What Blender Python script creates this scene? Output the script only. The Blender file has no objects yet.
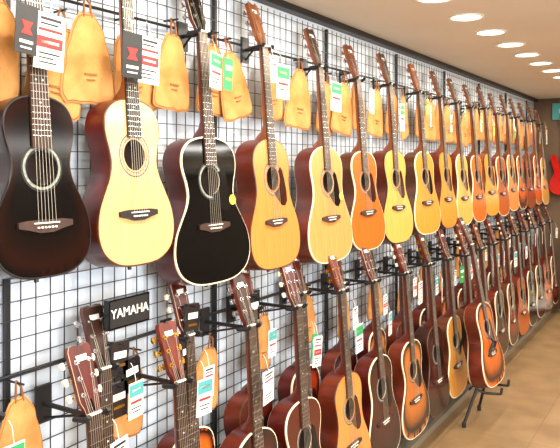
import bpy, math, random
from mathutils import Vector, Matrix, Euler
random.seed(7)
S = bpy.context.scene
try:
    S.view_settings.view_transform = 'Standard'
except Exception: pass

def lin(c):
    r=[]
    for x in c:
        x/=255.0
        r.append(x/12.92 if x<=0.04045 else ((x+0.055)/1.055)**2.4)
    return (r[0],r[1],r[2],1.0)

_m={}
def mat(name, col, rough=0.5, metal=0.0, coat=0.0, emit=0.0, noise=None, nscale=(1,1,1), nstr=8.0, burst=None, coord='Object', spec=0.5, bump=None):
    """principled material, optional stretched noise between col and noise colour, optional painted burst edge"""
    if name in _m: return _m[name]
    m=bpy.data.materials.new(name); m.use_nodes=True
    nt=m.node_tree; b=nt.nodes['Principled BSDF']
    b.inputs['Roughness'].default_value=rough
    b.inputs['Metallic'].default_value=metal
    b.inputs['Coat Weight'].default_value=coat
    b.inputs['Coat Roughness'].default_value=0.06
    b.inputs['Specular IOR Level'].default_value=spec
    b.inputs['Base Color'].default_value=lin(col)
    out=None
    if noise is not None:
        tc=nt.nodes.new('ShaderNodeTexCoord'); mp=nt.nodes.new('ShaderNodeMapping')
        mp.inputs['Scale'].default_value=nscale
        nz=nt.nodes.new('ShaderNodeTexNoise'); nz.inputs['Scale'].default_value=nstr; nz.inputs['Detail'].default_value=4
        rp=nt.nodes.new('ShaderNodeValToRGB')
        rp.color_ramp.elements[0].position=0.32; rp.color_ramp.elements[0].color=lin(noise)
        rp.color_ramp.elements[1].position=0.68; rp.color_ramp.elements[1].color=lin(col)
        nt.links.new(tc.outputs[coord],mp.inputs[0]); nt.links.new(mp.outputs[0],nz.inputs['Vector'])
        nt.links.new(nz.outputs['Fac'],rp.inputs[0]); out=rp.outputs[0]
        if bump:
            bp=nt.nodes.new('ShaderNodeBump'); bp.inputs['Strength'].default_value=bump[0]; bp.inputs['Distance'].default_value=bump[1]
            nt.links.new(nz.outputs['Fac'],bp.inputs['Height']); nt.links.new(bp.outputs[0],b.inputs['Normal'])
    if burst is not None:
        at=nt.nodes.new('ShaderNodeAttribute'); at.attribute_name='burst'
        r2=nt.nodes.new('ShaderNodeValToRGB')
        r2.color_ramp.elements[0].position=0.1; r2.color_ramp.elements[0].color=(0,0,0,1)
        r2.color_ramp.elements[1].position=0.8; r2.color_ramp.elements[1].color=(1,1,1,1)
        mx=nt.nodes.new('ShaderNodeMix'); mx.data_type='RGBA'
        nt.links.new(at.outputs['Fac'],r2.inputs[0]); nt.links.new(r2.outputs[0],mx.inputs[0])
        if out: nt.links.new(out,mx.inputs[6])
        else: mx.inputs[6].default_value=lin(col)
        mx.inputs[7].default_value=lin(burst); out=mx.outputs[2]
    if out: nt.links.new(out,b.inputs['Base Color'])
    if emit>0:
        b.inputs['Emission Color'].default_value=lin(col); b.inputs['Emission Strength'].default_value=emit
    _m[name]=m
    return m

# ---------------------------------------------------------------- mesh builder
class MB:
    def __init__(s): s.v=[];s.f=[];s.m=[];s.a=[];s.mats=[]
    def mi(s,m):
        if m not in s.mats: s.mats.append(m)
        return s.mats.index(m)
    def add(s,vs,fs,m,a=0.0):
        o=len(s.v); s.v+= [tuple(v) for v in vs]
        s.a+= (a if isinstance(a,list) else [a]*len(vs))
        i=s.mi(m)
        for f in fs: s.f.append([k+o for k in f]); s.m.append(i)
    def box(s,c,sz,m,M=None):
        x,y,z=[k/2 for k in sz]
        vs=[Vector((i*x,j*y,k*z)) for i in(-1,1) for j in(-1,1) for k in(-1,1)]
        if M is not None: vs=[M@v for v in vs]
        vs=[v+Vector(c) for v in vs]
        s.add(vs,[(0,1,3,2),(4,6,7,5),(0,4,5,1),(2,3,7,6),(0,2,6,4),(1,5,7,3)],m)
    def cyl(s,p0,p1,r,m,n=8,r1=None):
        p0=Vector(p0);p1=Vector(p1); r1=r if r1 is None else r1
        d=(p1-p0).normalized(); a=d.orthogonal().normalized(); b=d.cross(a)
        vs=[]
        for p,rr in((p0,r),(p1,r1)):
            for i in range(n):
                t=2*math.pi*i/n; vs.append(p+a*math.cos(t)*rr+b*math.sin(t)*rr)
        fs=[(i,(i+1)%n,n+(i+1)%n,n+i) for i in range(n)]+[tuple(range(n))[::-1],tuple(range(n,2*n))]
        s.add(vs,fs,m)
    def tube(s,pts,r,m,n=8):
        for a,b in zip(pts[:-1],pts[1:]): s.cyl(a,b,r,m,n)
    def prism(s,poly,d0,d1,mf,ms=None,fn=None):
        """poly list of (u,w); extruded along d (x). fn maps (d,u,w)->xyz"""
        ms=ms or mf; n=len(poly); fn=fn or (lambda d,u,w:(d,u,w))
        vs=[fn(d0,u,w) for u,w in poly]+[fn(d1,u,w) for u,w in poly]
        s.add(vs,[(i,(i+1)%n,n+(i+1)%n,n+i) for i in range(n)]+[tuple(range(n))[::-1]],ms)
        s.add(vs[n:],[tuple(range(n))],mf)
    def ring_strip(s,r0,r1,m,a0=0.0,a1=0.0):
        n=len(r0)
        s.add(list(r0)+list(r1),[(i,(i+1)%n,n+(i+1)%n,n+i) for i in range(n)],m,[a0]*n+[a1]*n)
    def build(s,name,loc=(0,0,0),rot=(0,0,0),parent=None,angle=35,merge=True):
        me=bpy.data.meshes.new(name); me.from_pydata(s.v,[],s.f)
        for m in s.mats: me.materials.append(m)
        me.polygons.foreach_set('material_index',s.m)
        at=me.attributes.new('burst','FLOAT','POINT'); at.data.foreach_set('value',s.a)
        import bmesh
        bm=bmesh.new(); bm.from_mesh(me)
        if merge: bmesh.ops.remove_doubles(bm,verts=bm.verts,dist=0.00002)
        bmesh.ops.recalc_face_normals(bm,faces=bm.faces)
        bm.to_mesh(me); bm.free()
        for p in me.polygons: p.use_smooth=True
        me.set_sharp_from_angle(angle=math.radians(angle))
        return place(name,me,loc,rot,parent)

def place(name,me,loc=(0,0,0),rot=(0,0,0),parent=None):
    ob=bpy.data.objects.new(name,me); S.collection.objects.link(ob)
    ob.location=loc; ob.rotation_euler=rot
    if parent: ob.parent=parent
    return ob

# ---------------------------------------------------------------- materials
BLACKMETAL=mat('black_powdercoat',(24,24,27),0.45,0.0)
GRIDWIRE=mat('grid_wire_coating',(40,42,48),0.4,0.0)
CHROME=mat('chrome',(215,215,218),0.2,1.0)
GOLD=mat('gold_metal',(215,170,80),0.25,1.0)
CREAM=mat('cream_plastic',(234,220,186),0.35)
BONE=mat('bone',(240,235,220),0.4)
EBONY=mat('ebony',(24,17,14),0.4)
ROSEW=mat('rosewood',(64,36,22),0.42,noise=(40,21,13),nscale=(1,40,2),nstr=6)
INLAY=mat('pearl_inlay',(235,235,225),0.25)
ROSGREY=mat('rosette_abalone',(150,150,135),0.3,noise=(80,95,90),nstr=150)
ROSDARK=mat('rosette_black',(25,20,18),0.35)
HOLE=mat('inside_body',(38,20,10),0.9)
STRING=mat('string_steel',(200,195,180),0.35,0.8)
GUARD_TORT=mat('pickguard_tortoise',(62,22,12),0.12,noise=(28,10,7),nstr=40)
GUARD_BLK=mat('pickguard_black',(8,7,8),0.12,spec=0.3)
STICK=mat('round_sticker',(215,180,60),0.5)

def top(name,c,d=None,burst=None):
    d=d or tuple(int(x*0.86) for x in c)
    return mat('top_'+name,c,0.2,coat=0.15,noise=d,nscale=(1,60,1.2),nstr=5,burst=burst)
TOPS=dict(
 black=mat('top_black',(4,4,5),0.06,spec=0.22),
 blackburst=mat('top_blackburst',(6,4,5),0.12,spec=0.22,burst=(26,8,5)),
 redblack=mat('top_redblack',(40,6,6),0.1,spec=0.3),
 pale=top('pale',(222,174,114)),
 spruce=top('spruce',(212,134,64)),
 pink=top('pink',(220,146,82)),
 orange=top('orange',(194,98,30)),
 yellow=top('yellow',(222,164,78)),
 honey=top('honey',(212,140,48)),
 amber=top('amber',(172,80,24)),
 brown=top('brown',(136,62,24)),
 mahog=top('mahogany',(78,24,12)),
 sun=top('sunburst',(204,98,28),burst=(38,10,5)),
 cherry=top('cherryburst',(140,44,17),burst=(42,7,6)),
 tobacco=top('tobacco',(182,100,34),burst=(18,7,4)),
 wine=top('wine',(58,12,9),burst=(20,5,5)),
)
def wood(name,c):
    return mat('wood_'+name,c,0.3,coat=0.2,noise=tuple(int(x*0.65) for x in c),nscale=(1,4,1),nstr=9)
SIDES=dict(black=TOPS['black'],mahog=wood('mahog',(108,38,18)),red=wood('red',(88,20,13)),brown=wood('brown',(96,48,22)),
 tan=wood('tan',(160,86,38)),rose=wood('rose',(46,17,12)))

STY=dict(
 dread=[(0,0),(.002,.3),(.018,.58),(.06,.82),(.135,.965),(.235,1.0),(.335,.955),(.43,.84),(.52,.72),(.60,.665),(.68,.67),(.76,.71),(.83,.725),(.895,.67),(.95,.53),(.985,.33),(1.0,.14),(1.0,0)],
 om=[(0,0),(.003,.3),(.022,.58),(.075,.84),(.15,.97),(.24,1.0),(.34,.94),(.43,.81),(.52,.67),(.60,.61),(.68,.635),(.76,.70),(.83,.725),(.90,.68),(.955,.55),(.987,.35),(1.0,.14),(1.0,0)],
)
CUT=[(.64,.66),(.71,.69),(.77,.665),(.80,.58),(.795,.47),(.775,.36),(.775,.25),(.80,.19),(.86,.165),(.94,.15),(1.0,.14),(1.0,0)]
def catmull(p,sub=3):
    out=[];n=len(p)
    for i in range(n-1):
        p0=p[max(i-1,0)];p1=p[i];p2=p[i+1];p3=p[min(i+2,n-1)]
        for k in range(sub):
            t=k/sub
            out.append(tuple(0.5*((2*p1[j])+(-p0[j]+p2[j])*t+(2*p0[j]-5*p1[j]+4*p2[j]-p3[j])*t*t+(-p0[j]+3*p1[j]-3*p2[j]+p3[j])*t**3) for j in(0,1)))
    out.append(p[-1]); return out
def outline(style,L,W,cut):
    base=STY[style]
    r=[p for p in base if p[0]<.6]+CUT if cut else base
    R=catmull(r); Lf=catmull(base)
    pts=[(u*W,w*L) for w,u in R]
    pts+= [(-u*W,w*L) for w,u in Lf[::-1][1:-1]]
    return pts

def guitar_mesh(style='dread',L=.5,W=.2,T=.1,topm='spruce',side='mahog',bind='cream',guard=None,cut=False,
                bridge=.38,hole=.69,head='rosewood',tun='chrome',neckL=.36,sticker=None,fb='rose',neck='tan'):
    b=MB(); O=outline(style,L,W,cut); n=len(O)
    tm=TOPS[topm]; sm=SIDES[side]
    bm_={'cream':CREAM,'black':ROSDARK,'brown':SIDES['brown']}[bind]
    C=(0,hole*L); rh=.047*L/.5
    def dep(w): return -T*(1-.16*w/L)
    def inset(q,dist):
        dx,dy=C[0]-q[0],C[1]-q[1]; l=math.hypot(dx,dy); return (q[0]+dx/l*dist,q[1]+dy/l*dist)
    ring=lambda ps,f:[(f(w),u,w) for u,w in ps]
    back=ring([inset(q,.004) for q in O],lambda w:dep(w)-.0)
    b.add(back,[tuple(range(n))],sm)
    side0=ring(O,lambda w:dep(w)+.004); side1=ring(O,lambda w:-.007); side2=ring(O,lambda w:-.0018)
    f0=ring([inset(q,.0018) for q in O],lambda w:0.0); f1=ring([inset(q,.005) for q in O],lambda w:0.0)
    b.ring_strip(back,side0,bm_); b.ring_strip(side0,side1,sm); b.ring_strip(side1,side2,bm_); b.ring_strip(side2,f0,bm_); b.ring_strip(f0,f1,bm_)
    holep=[]
    for q in O:
        dx,dy=q[0]-C[0],q[1]-C[1]; l=math.hypot(dx,dy); holep.append((dx/l,dy/l))
    rosR=[rh*1.42,rh*1.34,rh*1.30,rh*1.14,rh*1.10,rh*1.0]
    circ=lambda r,d:[(d,C[0]+x*r,C[1]+y*r) for x,y in holep]
    outer=circ(rosR[0],0.0)
    def lerp(t): return [tuple(a+(c-a)*t for a,c in zip(p,q)) for p,q in zip(f1,outer)]
    r1=lerp(.14);r2=lerp(.34);r3=lerp(.6)
    b.ring_strip(f1,r1,tm,1.0,.85);b.ring_strip(r1,r2,tm,.85,.35);b.ring_strip(r2,r3,tm,.35,0);b.ring_strip(r3,outer,tm)
    ms=[ROSDARK,tm,ROSGREY,ROSDARK,tm]
    for i in range(5): b.ring_strip(circ(rosR[i],0.0),circ(rosR[i+1],0.0),ms[i])
    h0=circ(rh,0.0);h1=circ(rh,-.003);h2=circ(rh*1.0,-.05)
    b.ring_strip(h0,h1,CREAM if bind=='cream' else tm); b.ring_strip(h1,h2,HOLE); b.add(h2,[tuple(range(n))],HOLE)
    # pickguard
    if guard:
        gm=GUARD_TORT if guard=='tort' else GUARD_BLK
        k=L/.5; cx,cy=C
        pg=[(cx+math.cos(math.radians(t))*rh*1.13,cy+math.sin(math.radians(t))*rh*1.13) for t in range(32,-92,-12)]
        pg+= [(cx+x*k,cy+y*k) for x,y in[(.03,-.085),(.055,-.105),(.08,-.108),(.098,-.09),(.098,-.055),(.088,-.01),(.075,.03),(.06,.045)]]
        b.prism(pg,.0002,.0016,gm)
    if sticker:
        b.prism([(.55*W+math.cos(t*math.pi/8)*.018,.56*L+math.sin(t*math.pi/8)*.018) for t in range(16)],.0014,.0026,STICK)
    # bridge
    bw=bridge*L; fbm=EBONY if fb=='ebony' else ROSEW
    bp=[(-.08,-.006),(-.05,-.012),(-.02,-.02),(.02,-.02),(.05,-.012),(.08,-.006),(.08,.008),(.05,.012),(-.05,.012),(-.08,.008)]
    b.prism([(u,w+bw) for u,w in bp],0.0,.008,fbm)
    b.box((.0095,0,bw+.004),(.004,.074,.003),BONE)
    for i in range(6):
        u=-.026+.0104*i; b.cyl((.008,u,bw-.007),(.0125,u,bw-.007),.0026,BONE,6)
    # neck + heel
    nut=L+neckL; nm=SIDES[neck]
    secs=[(L-.004,.028,.07),(L+.012,.027,.06),(L+.03,.0265,.036),(L+.055,.026,.024),(nut-.03,.022,.019),(nut+.004,.0215,.016)]
    prev=None
    for w,hw,dd in secs:
        r=[(-dd*math.sin(math.pi*i/8),hw*math.cos(math.pi*i/8),w) for i in range(9)]
        if prev: b.ring_strip(prev,r,nm)
        else: b.add(r,[tuple(range(9))],nm)
        prev=r
    fe=C[1]+rh*1.1
    b.add([(0.0,-.0285,fe),(0.0,.0285,fe),(0.0,.022,nut),(0.0,-.022,nut),(.006,-.0285,fe),(.006,.0285,fe),(.006,.022,nut),(.006,-.022,nut)],
          [(0,1,5,4),(1,2,6,5),(2,3,7,6),(3,0,4,7),(4,5,6,7),(0,3,2,1)],fbm)
    scale=nut-bw
    for i in range(1,21):
        w=nut-scale*(1-2**(-i/12))
        if w<fe+.003: break
        hw=.022+(nut-w)/(nut-fe)*.0065
        b.box((.0066,0,w),(.0016,hw*2,.0018),CHROME)
        if i in(3,5,7,9,12,15):
            wm=w+scale*(2**(-(i-1)/12)-2**(-i/12))/2
            for uu in ([0] if i!=12 else [-.01,.01]):
                b.cyl((.0055,uu,wm),(.0064,uu,wm),.003,INLAY,8)
    b.box((.005,0,nut+.002),(.009,.044,.005),BONE)
    # head
    ca,sa=math.cos(math.radians(13)),math.sin(math.radians(13))
    fn=lambda d,u,h:(d*ca-h*sa,u,nut+.004+h*ca+d*sa)
    half=[(.0215,0),(.0235,.014),(.032,.034),(.034,.10),(.037,.165),(.031,.176),(.016,.179),(.006,.173)]
    hp=half+[(-u,h) for u,h in half[::-1]]
    hv={'rosewood':ROSEW,'black':GUARD_BLK,'mahog':SIDES['mahog'],'natural':SIDES['tan'],'red':SIDES['red']}[head]
    b.prism(hp,-.014,-.001,nm,nm,fn)
    b.prism([(u*1.02,h) for u,h in hp],-.001,.0004,CREAM if head in('red','black') else nm,None,fn)
    b.prism(hp,.0004,.0015,hv,hv,fn)
    b.prism([(-.016,.135),(.016,.135),(.018,.150),(-.018,.150)],.0015,.0022,INLAY,None,fn)
    b.prism([(-.008,.004),(.008,.004),(.003,.035),(-.003,.035)],.0015,.003,GUARD_BLK,None,fn)
    tmn={'chrome':CHROME,'gold':GOLD,'cream':CHROME}[tun]; tb={'chrome':CHROME,'gold':GOLD,'cream':CREAM}[tun]
    for h in(.05,.092,.134):
        for sgn in(-1,1):
            b.cyl(fn(.001,sgn*.0215,h),fn(.012,sgn*.0215,h),.0035,tmn,8)
            b.cyl(fn(.0012,sgn*.0215,h),fn(.003,sgn*.0215,h),.0065,tmn,10)
            b.prism([(sgn*.015,h-.009),(sgn*.034,h-.009),(sgn*.034,h+.009),(sgn*.015,h+.009)],-.021,-.014,tmn,None,fn)
            b.cyl(fn(-.018,sgn*.03,h),fn(-.018,sgn*.044,h),.0025,tmn,6)
            hb=[(.0445,-.006),(.048,-.0095),(.055,-.009),(.058,0),(.055,.009),(.048,.0095),(.0445,.006)]
            b.prism([(sgn*u,h+w) for u,w in hb],-.022,-.014,tb,None,fn)
    # strings
    for i in range(6):
        u0=-.026+.0104*i; u1=-.0175+.007*i
        b.cyl((.0115,u0,bw+.004),(.0085,u1,nut+.002),.0006,STRING,4)
        hs=[.05,.092,.134][i if i<3 else 5-i]
        b.cyl((.0085,u1,nut+.002),fn(.007,(-.0215 if i<3 else .0215),hs),.0006,STRING,4)
    # end pin
    b.cyl((-T*.5,0,0.002),(-T*.5,0,-.012),.006,ROSDARK,8)
    return b

_cache={}
LEAN=math.atan(.08)
def hanger_for(g,nutw):
    M=g.matrix_basis
    p=M@Vector((-.03,0,nutw-.006))
    b=MB(); yx=p.x
    gy,gz=p.y,p.z
    b.box((.034-yx,0,0),(.010,.05,.10),BLACKMETAL)
    b.cyl((.037-yx,0,0),(0,0,0),.007,BLACKMETAL,10)
    b.cyl((.037-yx,0,-.04),(-.02,0,-.004),.004,BLACKMETAL,6)
    b.cyl((0,-.037,0),(0,.037,0),.006,BLACKMETAL,8)
    for s in(-1,1):
        b.cyl((0,s*.037,0),(.045,s*.034,.004),.0075,BLACKMETAL,8)
        b.cyl((.045,s*.034,.004),(.052,s*.034,.016),.007,BLACKMETAL,8)
    b.build('guitar_hanger',(yx,gy,gz),(0,0,g.rotation_euler.z))
def put_guitar(x,y,z,yaw=0,lean=LEAN,roll=0,hang=True,**kw):
    key=tuple(sorted(kw.items()))
    # roll swings the body around the neck support so heads stay evenly hung
    y=y+math.sin(roll)*.5
    if key in _cache:
        g=place('acoustic_guitar',_cache[key],(x,y,z))
    else:
        g=guitar_mesh(**kw).build('acoustic_guitar',(x,y,z)); _cache[key]=g.data
    g.rotation_euler=(roll,-lean,yaw)
    if hang: hanger_for(g,kw.get('L',.5)+kw.get('neckL',.36))
    return g

# ---------------------------------------------------------------- room
WALL=mat('wall_paint_pale_blue',(224,233,242),0.7,noise=(218,228,238),nstr=3)
CEIL=mat('ceiling_paint',(214,206,190),0.85,noise=(209,200,184),nstr=2)
FLOOR=mat('floor_tile',(136,108,74),0.34,noise=(114,89,59),nstr=5)
nt=FLOOR.node_tree; bs=nt.nodes['Principled BSDF']; src=bs.inputs['Base Color'].links[0].from_socket
tc=nt.nodes.new('ShaderNodeTexCoord'); br=nt.nodes.new('ShaderNodeTexBrick')
br.offset=0; br.inputs['Scale'].default_value=1; br.inputs['Brick Width'].default_value=.45; br.inputs['Row Height'].default_value=.45
br.inputs['Mortar Size'].default_value=.002; br.inputs['Mortar'].default_value=lin((96,74,48))
nt.links.new(tc.outputs['Object'],br.inputs['Vector']); nt.links.new(src,br.inputs['Color1']); nt.links.new(src,br.inputs['Color2'])
nt.links.new(br.outputs['Color'],bs.inputs['Base Color'])
RWALL=mat('wall_paint_warm',(140,122,98),0.8,noise=(132,115,92),nstr=2)
DARKW=mat('end_wall_panel',(100,76,54),0.6,noise=(88,66,46),nstr=4)
BASE=mat('plinth_laminate',(118,106,88),0.5)
H=2.295; Y0,Y1,XR=-1.6,8.1,4.2
def slab(name,a,b_,m):
    b=MB(); c=[(p+q)/2 for p,q in zip(a,b_)]; sz=[abs(q-p) for p,q in zip(a,b_)]
    b.box((0,0,0),sz,m); return b.build(name,c)
slab('floor',(-.1,Y0-.1,-.1),(XR+.1,Y1+.1,0),FLOOR)
slab('ceiling',(-.1,Y0-.1,H),(XR+.1,Y1+.1,H+.1),CEIL)
slab('wall_left',(-.1,Y0-.1,0),(0,Y1+.1,H),WALL)
slab('wall_right',(XR,Y0,0),(XR+.1,Y1,H),RWALL)
slab('wall_end',(0,Y1,0),(XR,Y1+.1,H),DARKW)
slab('wall_back',(0,Y0-.1,0),(XR,Y0,H),RWALL)
slab('baseboard_left',(0,Y0,0),(.22,Y1,.035),BASE)
slab('trim_ceiling_rail',(.0,Y0,H-.03),(.045,Y1,H),BLACKMETAL)
# wire grid
b=MB()
y=Y0+.05
while y<Y1:
    b.box((.0205,y,(.05+H-.045)/2),(.0026,.0026,H-.1),GRIDWIRE); y+=.05
z=.08
while z<H-.06:
    b.box((.0232,(Y0+Y1)/2,z),(.0026,Y1-Y0,.0026),GRIDWIRE); z+=.05
y=.29
while y<Y1:
    b.box((.015,y,(.05+H-.045)/2),(.014,.014,H-.1),BLACKMETAL); y+=.92
for z in(1.04,2.06):
    b.cyl((.032,Y0,z),(.032,Y1,z),.005,BLACKMETAL,8)
b.build('wire_grid_panel',merge=False)

# ---------------------------------------------------------------- upper row
up=[ # y, z, args
 (.86,1.24,dict(L=.49,W=.17,topm='redblack',side='red',bind='cream')),
 (1.195,1.312,dict(style='om',L=.458,W=.145,T=.09,topm='blackburst',side='rose',bind='black',bridge=.29,hole=.60,neckL=.38,neck='rose',head='black')),
 (1.536,1.30,dict(style='om',L=.487,W=.162,T=.09,topm='pale',side='red',bind='brown',bridge=.31,hole=.66,fb='ebony',neckL=.38,neck='tan')),
 (1.908,1.192,dict(style='om',L=.495,W=.198,topm='black',side='red',bind='cream',guard='black',sticker=True,hole=.70,bridge=.39,head='black',neck='mahog')),
 (2.31,1.19,dict(L=.503,W=.19,topm='spruce',side='mahog',bind='brown',guard='tort',bridge=.36,head='natural')),
 (2.779,1.156,dict(L=.515,W=.2,topm='pink',side='mahog',bind='cream',guard='black',sticker=True)),
 (3.181,1.166,dict(style='om',L=.49,W=.18,topm='orange',side='brown',bind='cream',guard='tort',head='mahog')),
 (3.595,1.16,dict(style='om',L=.51,W=.195,topm='yellow',side='mahog',bind='black',guard='tort')),
 (4.066,1.167,dict(L=.50,W=.195,topm='honey',side='brown',bind='cream',guard='black',head='natural')),
 (4.475,1.17,dict(style='om',L=.50,W=.19,topm='honey',side='mahog',bind='brown',guard='tort')),
]
var=[('yellow','mahog','cream','tort'),('orange','brown','cream','tort'),('honey','tan','brown','black'),('amber','mahog','cream','tort'),
     ('spruce','red','cream','black'),('sun','mahog','cream','black'),('brown','brown','black','tort'),('orange','mahog','cream','tort')]
y=4.84;i=0
while y<7.85:
    t,s,bd,gd=var[i%len(var)]
    up.append((y,1.17+random.uniform(-.02,.02),dict(style='om' if i%2 else 'dread',L=.495,W=.175,topm=t,side=s,bind=bd,guard=gd,cut=(i%5==2))))
    y+=.37;i+=1
for k,(y,z,kw) in enumerate(up):
    a=.006 if k<6 else .02
    put_guitar(.19,y,z,yaw=random.uniform(-.07,.03),roll=random.uniform(-a,a),**kw)

# ---------------------------------------------------------------- lower row, front
lowf=[(.90,.10,'sun','mahog'),(1.31,.10,'mahog','mahog'),(1.65,.09,'wine','mahog'),(2.042,.17,'wine','red'),(2.373,.18,'mahog','red'),(2.772,.18,'spruce','mahog'),
 (3.131,.17,'wine','red'),(3.557,.15,'tobacco','mahog'),(3.938,.15,'wine','rose'),(4.307,.15,'honey','brown'),(4.69,.13,'amber','brown'),(5.07,.13,'sun','mahog'),
 (5.45,.13,'wine','mahog'),(5.83,.13,'cherry','brown'),(6.21,.13,'amber','mahog'),(6.6,.13,'wine','red'),(6.98,.13,'mahog','brown'),(7.36,.13,'sun','red'),(7.74,.13,'cherry','brown')]
hd=['mahog','red','mahog','rosewood','red']
for i,(y,z,t,s) in enumerate(lowf):
    big=1.9<y<4.0
    put_guitar(.30,y,z,yaw=random.uniform(-.06,.03),roll=random.uniform(-.018,.018),style='om' if i%3==1 else 'dread',L=.50 if big else .49,W=.185 if big else .18,topm=t,side=s,bind='cream' if i%3!=2 else 'brown',
        guard='tort' if t in('spruce','honey','orange','cherry') else 'black',head=hd[i%5],neck='mahog',tun=['chrome','cream','gold'][i%3])
# lower row, rear
lt=['mahog','wine','sun','mahog','cherry','wine','tobacco']
y=1.06;i=0
while y<7.9:
    zz=.17 if y<1.7 else .25
    put_guitar(.17,y,zz+random.uniform(-.02,.02),yaw=random.uniform(-.04,.04),lean=math.atan(.05),style='om',L=.47,W=.165,T=.085,neckL=.36 if y<1.7 else .31,topm=lt[i%7],side='mahog' if i%2 else 'red',bind='brown' if i%2 else 'cream',
       guard='tort',head=hd[(i+2)%5],neck='mahog',tun=['cream','chrome'][i%2])
    y+=.385;i+=1

# ---------------------------------------------------------------- stand guitar
sg=put_guitar(.52,4.36,.24,yaw=-.05,lean=math.radians(11),hang=False,L=.5,W=.2,topm='sun',side='mahog',bind='cream',guard='black',head='rosewood',neck='mahog')
b=MB()
for s in(-1,1):
    b.tube([(.16,s*.03,.50),(.02,s*.17,.02)],.009,BLACKMETAL)
    b.tube([(.07,s*.11,.225),(.20-.07,s*.10,.205),(.24-.02,s*.09,.212),(.225,s*.09,.25)],.008,BLACKMETAL)
    b.cyl((.02,s*.17,.03),(.02,s*.17,0),.013,BLACKMETAL)
b.tube([(-.0,0,.62),(.16,0,.50)],.009,BLACKMETAL); b.tube([(.0,0,.62),(-.17,0,.02)],.009,BLACKMETAL)
b.cyl((-.17,0,.03),(-.17,0,0),.013,BLACKMETAL)
b.tube([(.045,-.14,.225),(.045,.14,.225)],.007,BLACKMETAL)
b.build('guitar_stand',(.34,4.36,0))

# ---------------------------------------------------------------- tags
WHITE=mat('card_white',(232,230,222),0.6); RED=mat('print_red',(206,36,30),0.6); GREEN=mat('print_green',(40,140,80),0.6)
BLK=mat('print_black',(22,22,24),0.5); TEAL=mat('print_teal',(70,150,150),0.6); YEL=mat('print_yellow',(225,195,80),0.6); PINK=mat('print_pink',(225,120,130),0.6)
def tag(x,y,z,kind='red',w=.085,h=.115,tilt=0,yaw=0):
    b=MB(); base={'red':WHITE,'green':WHITE,'black':BLK,'greenfull':GREEN,'teal':WHITE,'yellow':YEL,'white':WHITE,'pink':PINK}[kind]
    b.box((0,0,0),(.0016,w,h),base)
    def st(u,v,ww,hh,m): b.box((.0014,u,v),(.0012,ww,hh),m)
    if kind in('red','white','pink'):
        st(0,h*.40,w*.7,h*.05,BLK); st(-w*.05,h*.31,w*.6,h*.03,BLK); st(0,h*.2,w*.8,h*.05,RED)
        if kind=='red': st(0,-h*.02,w*.86,h*.2,RED); st(0,-h*.02,w*.6,h*.05,WHITE)
        st(0,-h*.22,w*.7,h*.03,BLK); st(-w*.1,-h*.30,w*.5,h*.025,BLK); st(-w*.05,-h*.38,w*.6,h*.025,BLK)
    elif kind in('green','teal'):
        m=GREEN if kind=='green' else TEAL
        st(0,h*.28,w*.94,h*.34,m); st(0,h*.28,w*.6,h*.07,WHITE); st(0,-h*.05,w*.75,h*.07,RED); st(0,-h*.22,w*.7,h*.03,BLK); st(0,-h*.32,w*.5,h*.03,BLK)
    elif kind=='black':
        b.prism([(-w*.26,h*.16),(w*.26,h*.16),(w*.12,h*.02),(w*.26,-h*.1),(-w*.26,-h*.1),(-w*.12,h*.02)],.0008,.002,RED); st(0,-h*.26,w*.6,h*.06,WHITE); st(0,-h*.38,w*.5,h*.03,WHITE)
    elif kind=='greenfull':
        st(0,h*.2,w*.7,h*.15,WHITE); st(0,-h*.15,w*.6,h*.07,YEL)
    elif kind=='yellow':
        st(0,h*.2,w*.7,h*.15,RED); st(0,-h*.15,w*.6,h*.07,BLK)
    b.tube([(0,0,h*.47),(-.012,.004,h*.5+.035),(-.02,.0,h*.5+.05)],.0008,WHITE,4)
    b.build('price_tag',(x,y,z),(tilt,0,yaw))
near=[(1.13,1.92,'black',.07,.12),(1.205,1.90,'red',.09,.14),(1.50,1.905,'black',.075,.13),(1.575,1.90,'red',.085,.14),
 (1.90,1.905,'green',.085,.12),(1.965,1.90,'greenfull',.05,.11),(2.34,1.91,'green',.085,.13),(2.26,1.95,'white',.05,.1),(2.80,1.89,'green',.09,.13),(3.2,1.90,'white',.08,.12)]
for y,z,k,w,h in near:
    tag(.185+random.uniform(0,.015),y,z,k,w,h,random.uniform(-.08,.08),random.uniform(-.1,.2))
kinds=['green','white','red','teal','green','yellow','red','greenfull','white','pink']
for i,(y,z,kw) in enumerate(up[7:]):
    tag(.185,y+.03,1.88+random.uniform(-.05,.03),kinds[i%10],random.uniform(.07,.10),random.uniform(.10,.15),random.uniform(-.15,.15),random.uniform(0,.3))
    if i%2: tag(.19,y-.04,1.93,kinds[(i+4)%10],.05,.09,random.uniform(-.1,.1),.1)
lk=['red','red','teal','white','red','green','teal','white','teal','greenfull','white']
for i,(y,z,t,s) in enumerate(lowf):
    tag(.30,y+random.uniform(-.01,.05),.86+random.uniform(-.05,.05),lk[i%11],random.uniform(.07,.09),random.uniform(.10,.13),random.uniform(-.15,.15),random.uniform(-.1,.3))
    tag(.22,y+.17,.88+random.uniform(-.06,.06),lk[(i+5)%11],.065,.1,random.uniform(-.15,.15),.1)

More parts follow.
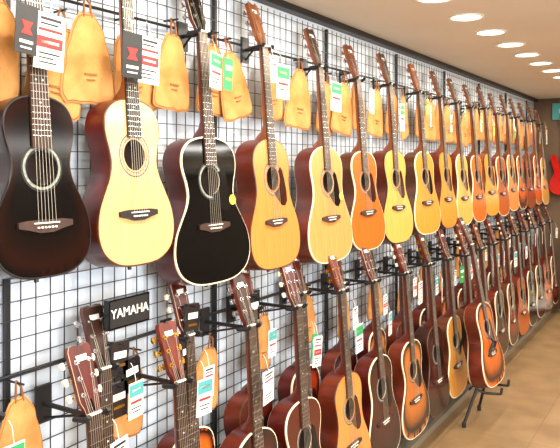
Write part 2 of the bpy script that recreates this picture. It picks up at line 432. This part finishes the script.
# ---------------------------------------------------------------- tan leather pouches hanging on grid
LEA=mat('tan_leather',(204,148,88),0.85,noise=(174,118,62),nstr=14,bump=(.9,.012),spec=.2); LEAD=mat('leather_seam',(138,86,44),0.8)
def pouch_mesh(seed):
    b=MB(); rr=random.Random(seed)
    half=[(.0,.0),(.05,.0),(.072,.006),(.078,.03),(.07,.09),(.055,.15),(.038,.195),(.016,.214)]
    P=catmull([(u,w) for u,w in half],2)
    poly=P+[(-u,w) for u,w in P[::-1][:-1]]
    poly=[(u+rr.uniform(-.003,.003),w+rr.uniform(-.003,.003)) for u,w in poly]
    n=len(poly); c=(0,.1)
    def r(k,d,j=0): return [(d+rr.uniform(-j,j),c[0]+(u-c[0])*k,c[1]+(w-c[1])*k) for u,w in poly]
    a0=r(.96,-.004);a1=r(1,0);a2=r(.96,.004);a3=r(.93,.0045);a4=r(.7,.009,.002);a5=r(.4,.010,.002)
    ce=(.011,c[0],c[1])
    b.add(a0,[tuple(range(n))],LEA);b.ring_strip(a0,a1,LEA);b.ring_strip(a1,a2,LEA);b.ring_strip(a2,a3,LEAD);b.ring_strip(a3,a4,LEA);b.ring_strip(a4,a5,LEA)
    b.add(a5+[ce],[(i,(i+1)%n,n) for i in range(n)],LEA)
    b.tube([(.004,-.012,.205),(0,-.008,.24),(-.01,0,.255),(0,.008,.24),(.004,.012,.205)],.003,LEAD,6)
    b.box((.0125,0,.07),(.003,.035,.005),LEAD); b.box((.0125,.0,.057),(.003,.024,.003),LEAD)
    b.cyl((-.04,0,.25),(.02,0,.25),.003,BLACKMETAL,6)
    return b
pms=[];pc=0
def pouch(x,y,z,r=0,sc=1):
    global pc
    if len(pms)<3:
        o=pouch_mesh(len(pms)).build('leather_pouch',(x,y,z),angle=60); pms.append(o.data)
    else: o=place('leather_pouch',pms[pc%3],(x,y,z))
    pc+=1
    o.rotation_euler=(r,0,random.uniform(-.15,.15)); o.scale=(1,sc,sc)
ups=[u[0] for u in up]
for a,c in zip(ups[:-1],ups[1:]):
    g=c-a
    for k,fr in enumerate((.34,.68)):
        pouch(.065+.025*k,a+g*fr,1.75+random.uniform(-.03,.03),random.uniform(-.25,.25),1.2)
for i in range(17):
    y=1.2+i*.385
    pouch(.075,y,.74+random.uniform(-.04,.05),random.uniform(-.25,.25),1.05)

# ---------------------------------------------------------------- sign + accessory packs
b=MB(); b.box((0,0,0),(.02,.17,.085),GUARD_BLK); b.box((.0105,0,0),(.001,.16,.075),BLK); b.cyl((-.11,0,0),(-.01,0,0),.005,BLACKMETAL)
sgn=b.build('brand_sign_plate',(.14,1.53,1.165))
fc=bpy.data.curves.new('lettering','FONT'); fc.body='YAMAHA'; fc.size=.038; fc.align_x='CENTER'; fc.align_y='CENTER'; fc.extrude=.0008; fc.materials.append(WHITE)
tx=bpy.data.objects.new('lettering',fc); S.collection.objects.link(tx); tx.parent=sgn; tx.location=(.012,0,0); tx.rotation_euler=(math.pi/2,0,math.pi/2)
PACK=mat('string_pack_film',(26,24,28),0.25,coat=0.4)
for y,z in[(1.50,.98),(1.50,.86),(1.56,.92),(1.84,1.03),(1.82,.92),(2.22,1.0)]:
    b=MB(); b.prism([(-.035,0),(.035,0),(.037,.09),(.03,.10),(-.03,.10),(-.037,.09)],-.006,.006,PACK)
    b.box((.0068,0,.06),(.001,.05,.02),INLAY); b.box((.0068,0,.03),(.001,.045,.008),GOLD); b.cyl((-.10,0,.09),(.02,0,.09),.0025,BLACKMETAL,6)
    b.build('string_pack',(.13,y,z),(random.uniform(-.1,.1),0,0))

# ---------------------------------------------------------------- end wall: electric guitars and boxes
def electric(x,y,z,col):
    b=MB(); bd=mat('electric_'+str(col),col,0.15,coat=0.5)
    P=[(0,0),(.10,.01),(.155,.06),(.165,.13),(.13,.20),(.105,.25),(.12,.31),(.135,.36),(.115,.385),(.075,.35),(.04,.315),(0,.31),(-.04,.315),(-.07,.35),(-.085,.42),(-.12,.44),(-.145,.40),(-.125,.30),(-.11,.25),(-.135,.19),(-.165,.12),(-.15,.05),(-.09,.01)]
    P=catmull(P+[P[0]],3)[:-1]
    b.prism(P,-.042,0,bd)
    b.prism([(u*.5+.03,w*.45+.12) for u,w in P],.0,.0025,GUARD_BLK)
    for w in(.13,.19,.25): b.prism([(-.04,w),(.04,w),(.04,w+.02),(-.04,w+.02)],.0025,.008,GUARD_BLK)
    b.prism([(-.045,.08),(.045,.08),(.045,.105),(-.045,.105)],.0,.01,CHROME)
    b.add([(-.02,-.028,.27),(-.02,.028,.27),(-.02,.021,.73),(-.02,-.021,.73),(.012,-.028,.27),(.012,.028,.27),(.012,.021,.73),(.012,-.021,.73)],[(0,1,5,4),(1,2,6,5),(2,3,7,6),(3,0,4,7),(4,5,6,7),(0,3,2,1)],SIDES['tan'])
    b.prism([(-.021,.73),(.021,.73),(.045,.77),(.03,.80),(.005,.90),(-.02,.92),(-.035,.89),(-.03,.77)],-.02,-.004,SIDES['tan'])
    for i in range(6): b.cyl((-.012,-.035,.775+i*.021),(-.012,-.06,.775+i*.021),.005,CHROME,8)
    for k in(-1,1): b.cyl((.0,.09,.09+k*.02),(.012,.09,.09+k*.02),.01,INLAY,10)
    b.box((-.085,0,.74),(.01,.05,.09),BLACKMETAL); b.cyl((-.085,0,.735),(-.025,0,.735),.006,BLACKMETAL)
    for s in(-1,1): b.cyl((-.028,s*.03,.735),(.02,s*.03,.74),.006,BLACKMETAL)
    b.cyl((-.028,-.03,.735),(-.028,.03,.735),.006,BLACKMETAL)
    b.build('electric_guitar',(x,y,z),(0,0,-math.pi/2))
for k,(x,c) in enumerate([(.34,(170,14,16)),(.74,(30,28,60)),(1.14,(200,150,60)),(1.54,(170,16,18)),(1.94,(20,20,22)),(2.34,(230,225,210))]):
    electric(x,Y1-.0905,1.24,c)
SH=mat('shelf_white',(205,200,190),0.5)
b=MB()
for z in(.08,.40,.72): b.box((0,0,z),(2.2,.30,.02),SH)
for x in(-1.09,0,1.09): b.box((x,0,.365),(.02,.30,.73),SH)
b.build('display_shelf',(1.5,Y1-.16,0))
BX=[WHITE,GREEN,TEAL,YEL,WHITE,RED,GREEN]
b=MB()
i=0
for z in(.09,.41,.73):
    x=-1.06
    while x<.94:
        w=random.uniform(.1,.16); h=random.uniform(.16,.26)
        if abs(x+w/2)>.1: b.box((x+w/2,0,z+h/2+.002),(w-.01,.2,h),BX[i%7]); b.box((x+w/2,-.101,z+h*.6),(w*.6,.003,h*.2),BX[(i+3)%7])
        x+=w;i+=1
b.build('boxed_accessories',(1.5,Y1-.17,0))
b=MB(); b.box((0,0,0),(.6,.02,.18),TEAL); b.box((0,-.011,0),(.45,.002,.05),WHITE); b.build('department_sign',(.5,Y1-.02,2.15))

# ---------------------------------------------------------------- lights
LAMP=mat('lamp_lens',(255,250,238),0.4,emit=7.0); RIM=mat('lamp_rim',(235,232,222),0.4)
y=2.876-.457*8
lm=None
while y<Y1-.2:
    if lm is None:
        b=MB(); n=28
        c=lambda r,z:[(r*math.cos(2*math.pi*i/n),r*math.sin(2*math.pi*i/n),z) for i in range(n)]
        b.ring_strip(c(.085,0),c(.084,-.005),RIM); b.ring_strip(c(.084,-.005),c(.071,-.006),RIM); b.ring_strip(c(.071,-.006),c(.069,-.001),RIM); b.add(c(.069,-.001),[tuple(range(n))],LAMP)
        o=b.build('recessed_downlight',(.62,y,H)); lm=o.data
    else: o=place('recessed_downlight',lm,(.62,y,H))
    ld=bpy.data.lights.new('downlight_beam','AREA'); ld.shape='DISK'; ld.size=.12; ld.energy=8.5; ld.color=(1,.91,.76)
    lo=bpy.data.objects.new('beam',ld); S.collection.objects.link(lo); lo.parent=o; lo.location=(0,0,-.012)
    y+=.457
PANEL=mat('fill_panel_diffuser',(250,252,255),0.5,emit=3.0)  # ceiling panels added out of view as fill light over the aisle
for X in (2.1,3.5):
  for y in(-.6,1.4,3.4,5.4,7.2):
    b=MB(); b.box((0,0,0),(.32,1.24,.03),RIM); b.box((0,0,-.016),(.28,1.2,.004),PANEL)
    o=b.build('ceiling_fill_panel',(X,y,H-.015))
    ld=bpy.data.lights.new('tube','AREA'); ld.shape='RECTANGLE'; ld.size=.28; ld.size_y=1.2; ld.energy=44 if y<3 else 36; ld.color=(1,.96,.89)
    lo=bpy.data.objects.new('panel_fill_light',ld); S.collection.objects.link(lo); lo.parent=o; lo.location=(0,0,-.03)
# invented glowing windows on the aisle side, added as frontal fill for the guitars
FILL_PANE=mat('fill_pane_glow',(214,232,255),0.3,emit=1.2); FR=mat('fill_pane_frame',(70,68,66),0.4)
for i,y in enumerate((-.65,1.15)):
    b=MB(); b.box((0,0,0),(.02,1.6,1.7),FILL_PANE)
    for s in(-1,1):
        b.box((-.01,s*.82,0),(.05,.05,1.78),FR); b.box((-.01,0,s*.87),(.05,1.68,.05),FR)
    b.box((-.01,0,0),(.04,.03,1.7),FR)
    o=b.build('fill_pane_%d'%(i+1),(XR-.02,y,1.2))
    ld=bpy.data.lights.new('aisle_fill','AREA'); ld.shape='RECTANGLE'; ld.size=1.6; ld.size_y=1.55; ld.energy=64; ld.color=(.92,.96,1.0)
    lo=bpy.data.objects.new('aisle_fill',ld); S.collection.objects.link(lo); lo.parent=o; lo.location=(-.06,0,0); lo.rotation_euler=(0,math.pi/2,0)
# uplights added on the unseen right wall only to brighten the ceiling
for y in(1,4,7):
    b=MB(); b.box((0,0,0),(.12,1.8,.03),RIM); b.box((-.055,0,.03),(.012,1.8,.06),RIM)
    o=b.build('fill_uplight',(XR-.06,y-.2,2.08))
    ld=bpy.data.lights.new('uplight_fill','AREA'); ld.shape='RECTANGLE'; ld.size=.08; ld.size_y=1.7; ld.energy=16; ld.color=(1,.96,.9)
    lo=bpy.data.objects.new('uplight_fill_lamp',ld); S.collection.objects.link(lo); lo.parent=o; lo.location=(0,0,.03); lo.rotation_euler=(0,math.pi+.5,0)
w=bpy.data.worlds.new('world'); S.world=w; w.use_nodes=True
w.node_tree.nodes['Background'].inputs[0].default_value=(.8,.85,.9,1); w.node_tree.nodes['Background'].inputs[1].default_value=.3

# ---------------------------------------------------------------- camera
cd=bpy.data.cameras.new('camera'); cam=bpy.data.objects.new('camera',cd); S.collection.objects.link(cam)
cd.sensor_width=36; cd.lens=45; cd.shift_y=-62/560; cd.clip_start=.05
cam.location=(1.58,0,1.6); cam.rotation_euler=(math.pi/2,0,math.radians(30.96)); S.camera=cam
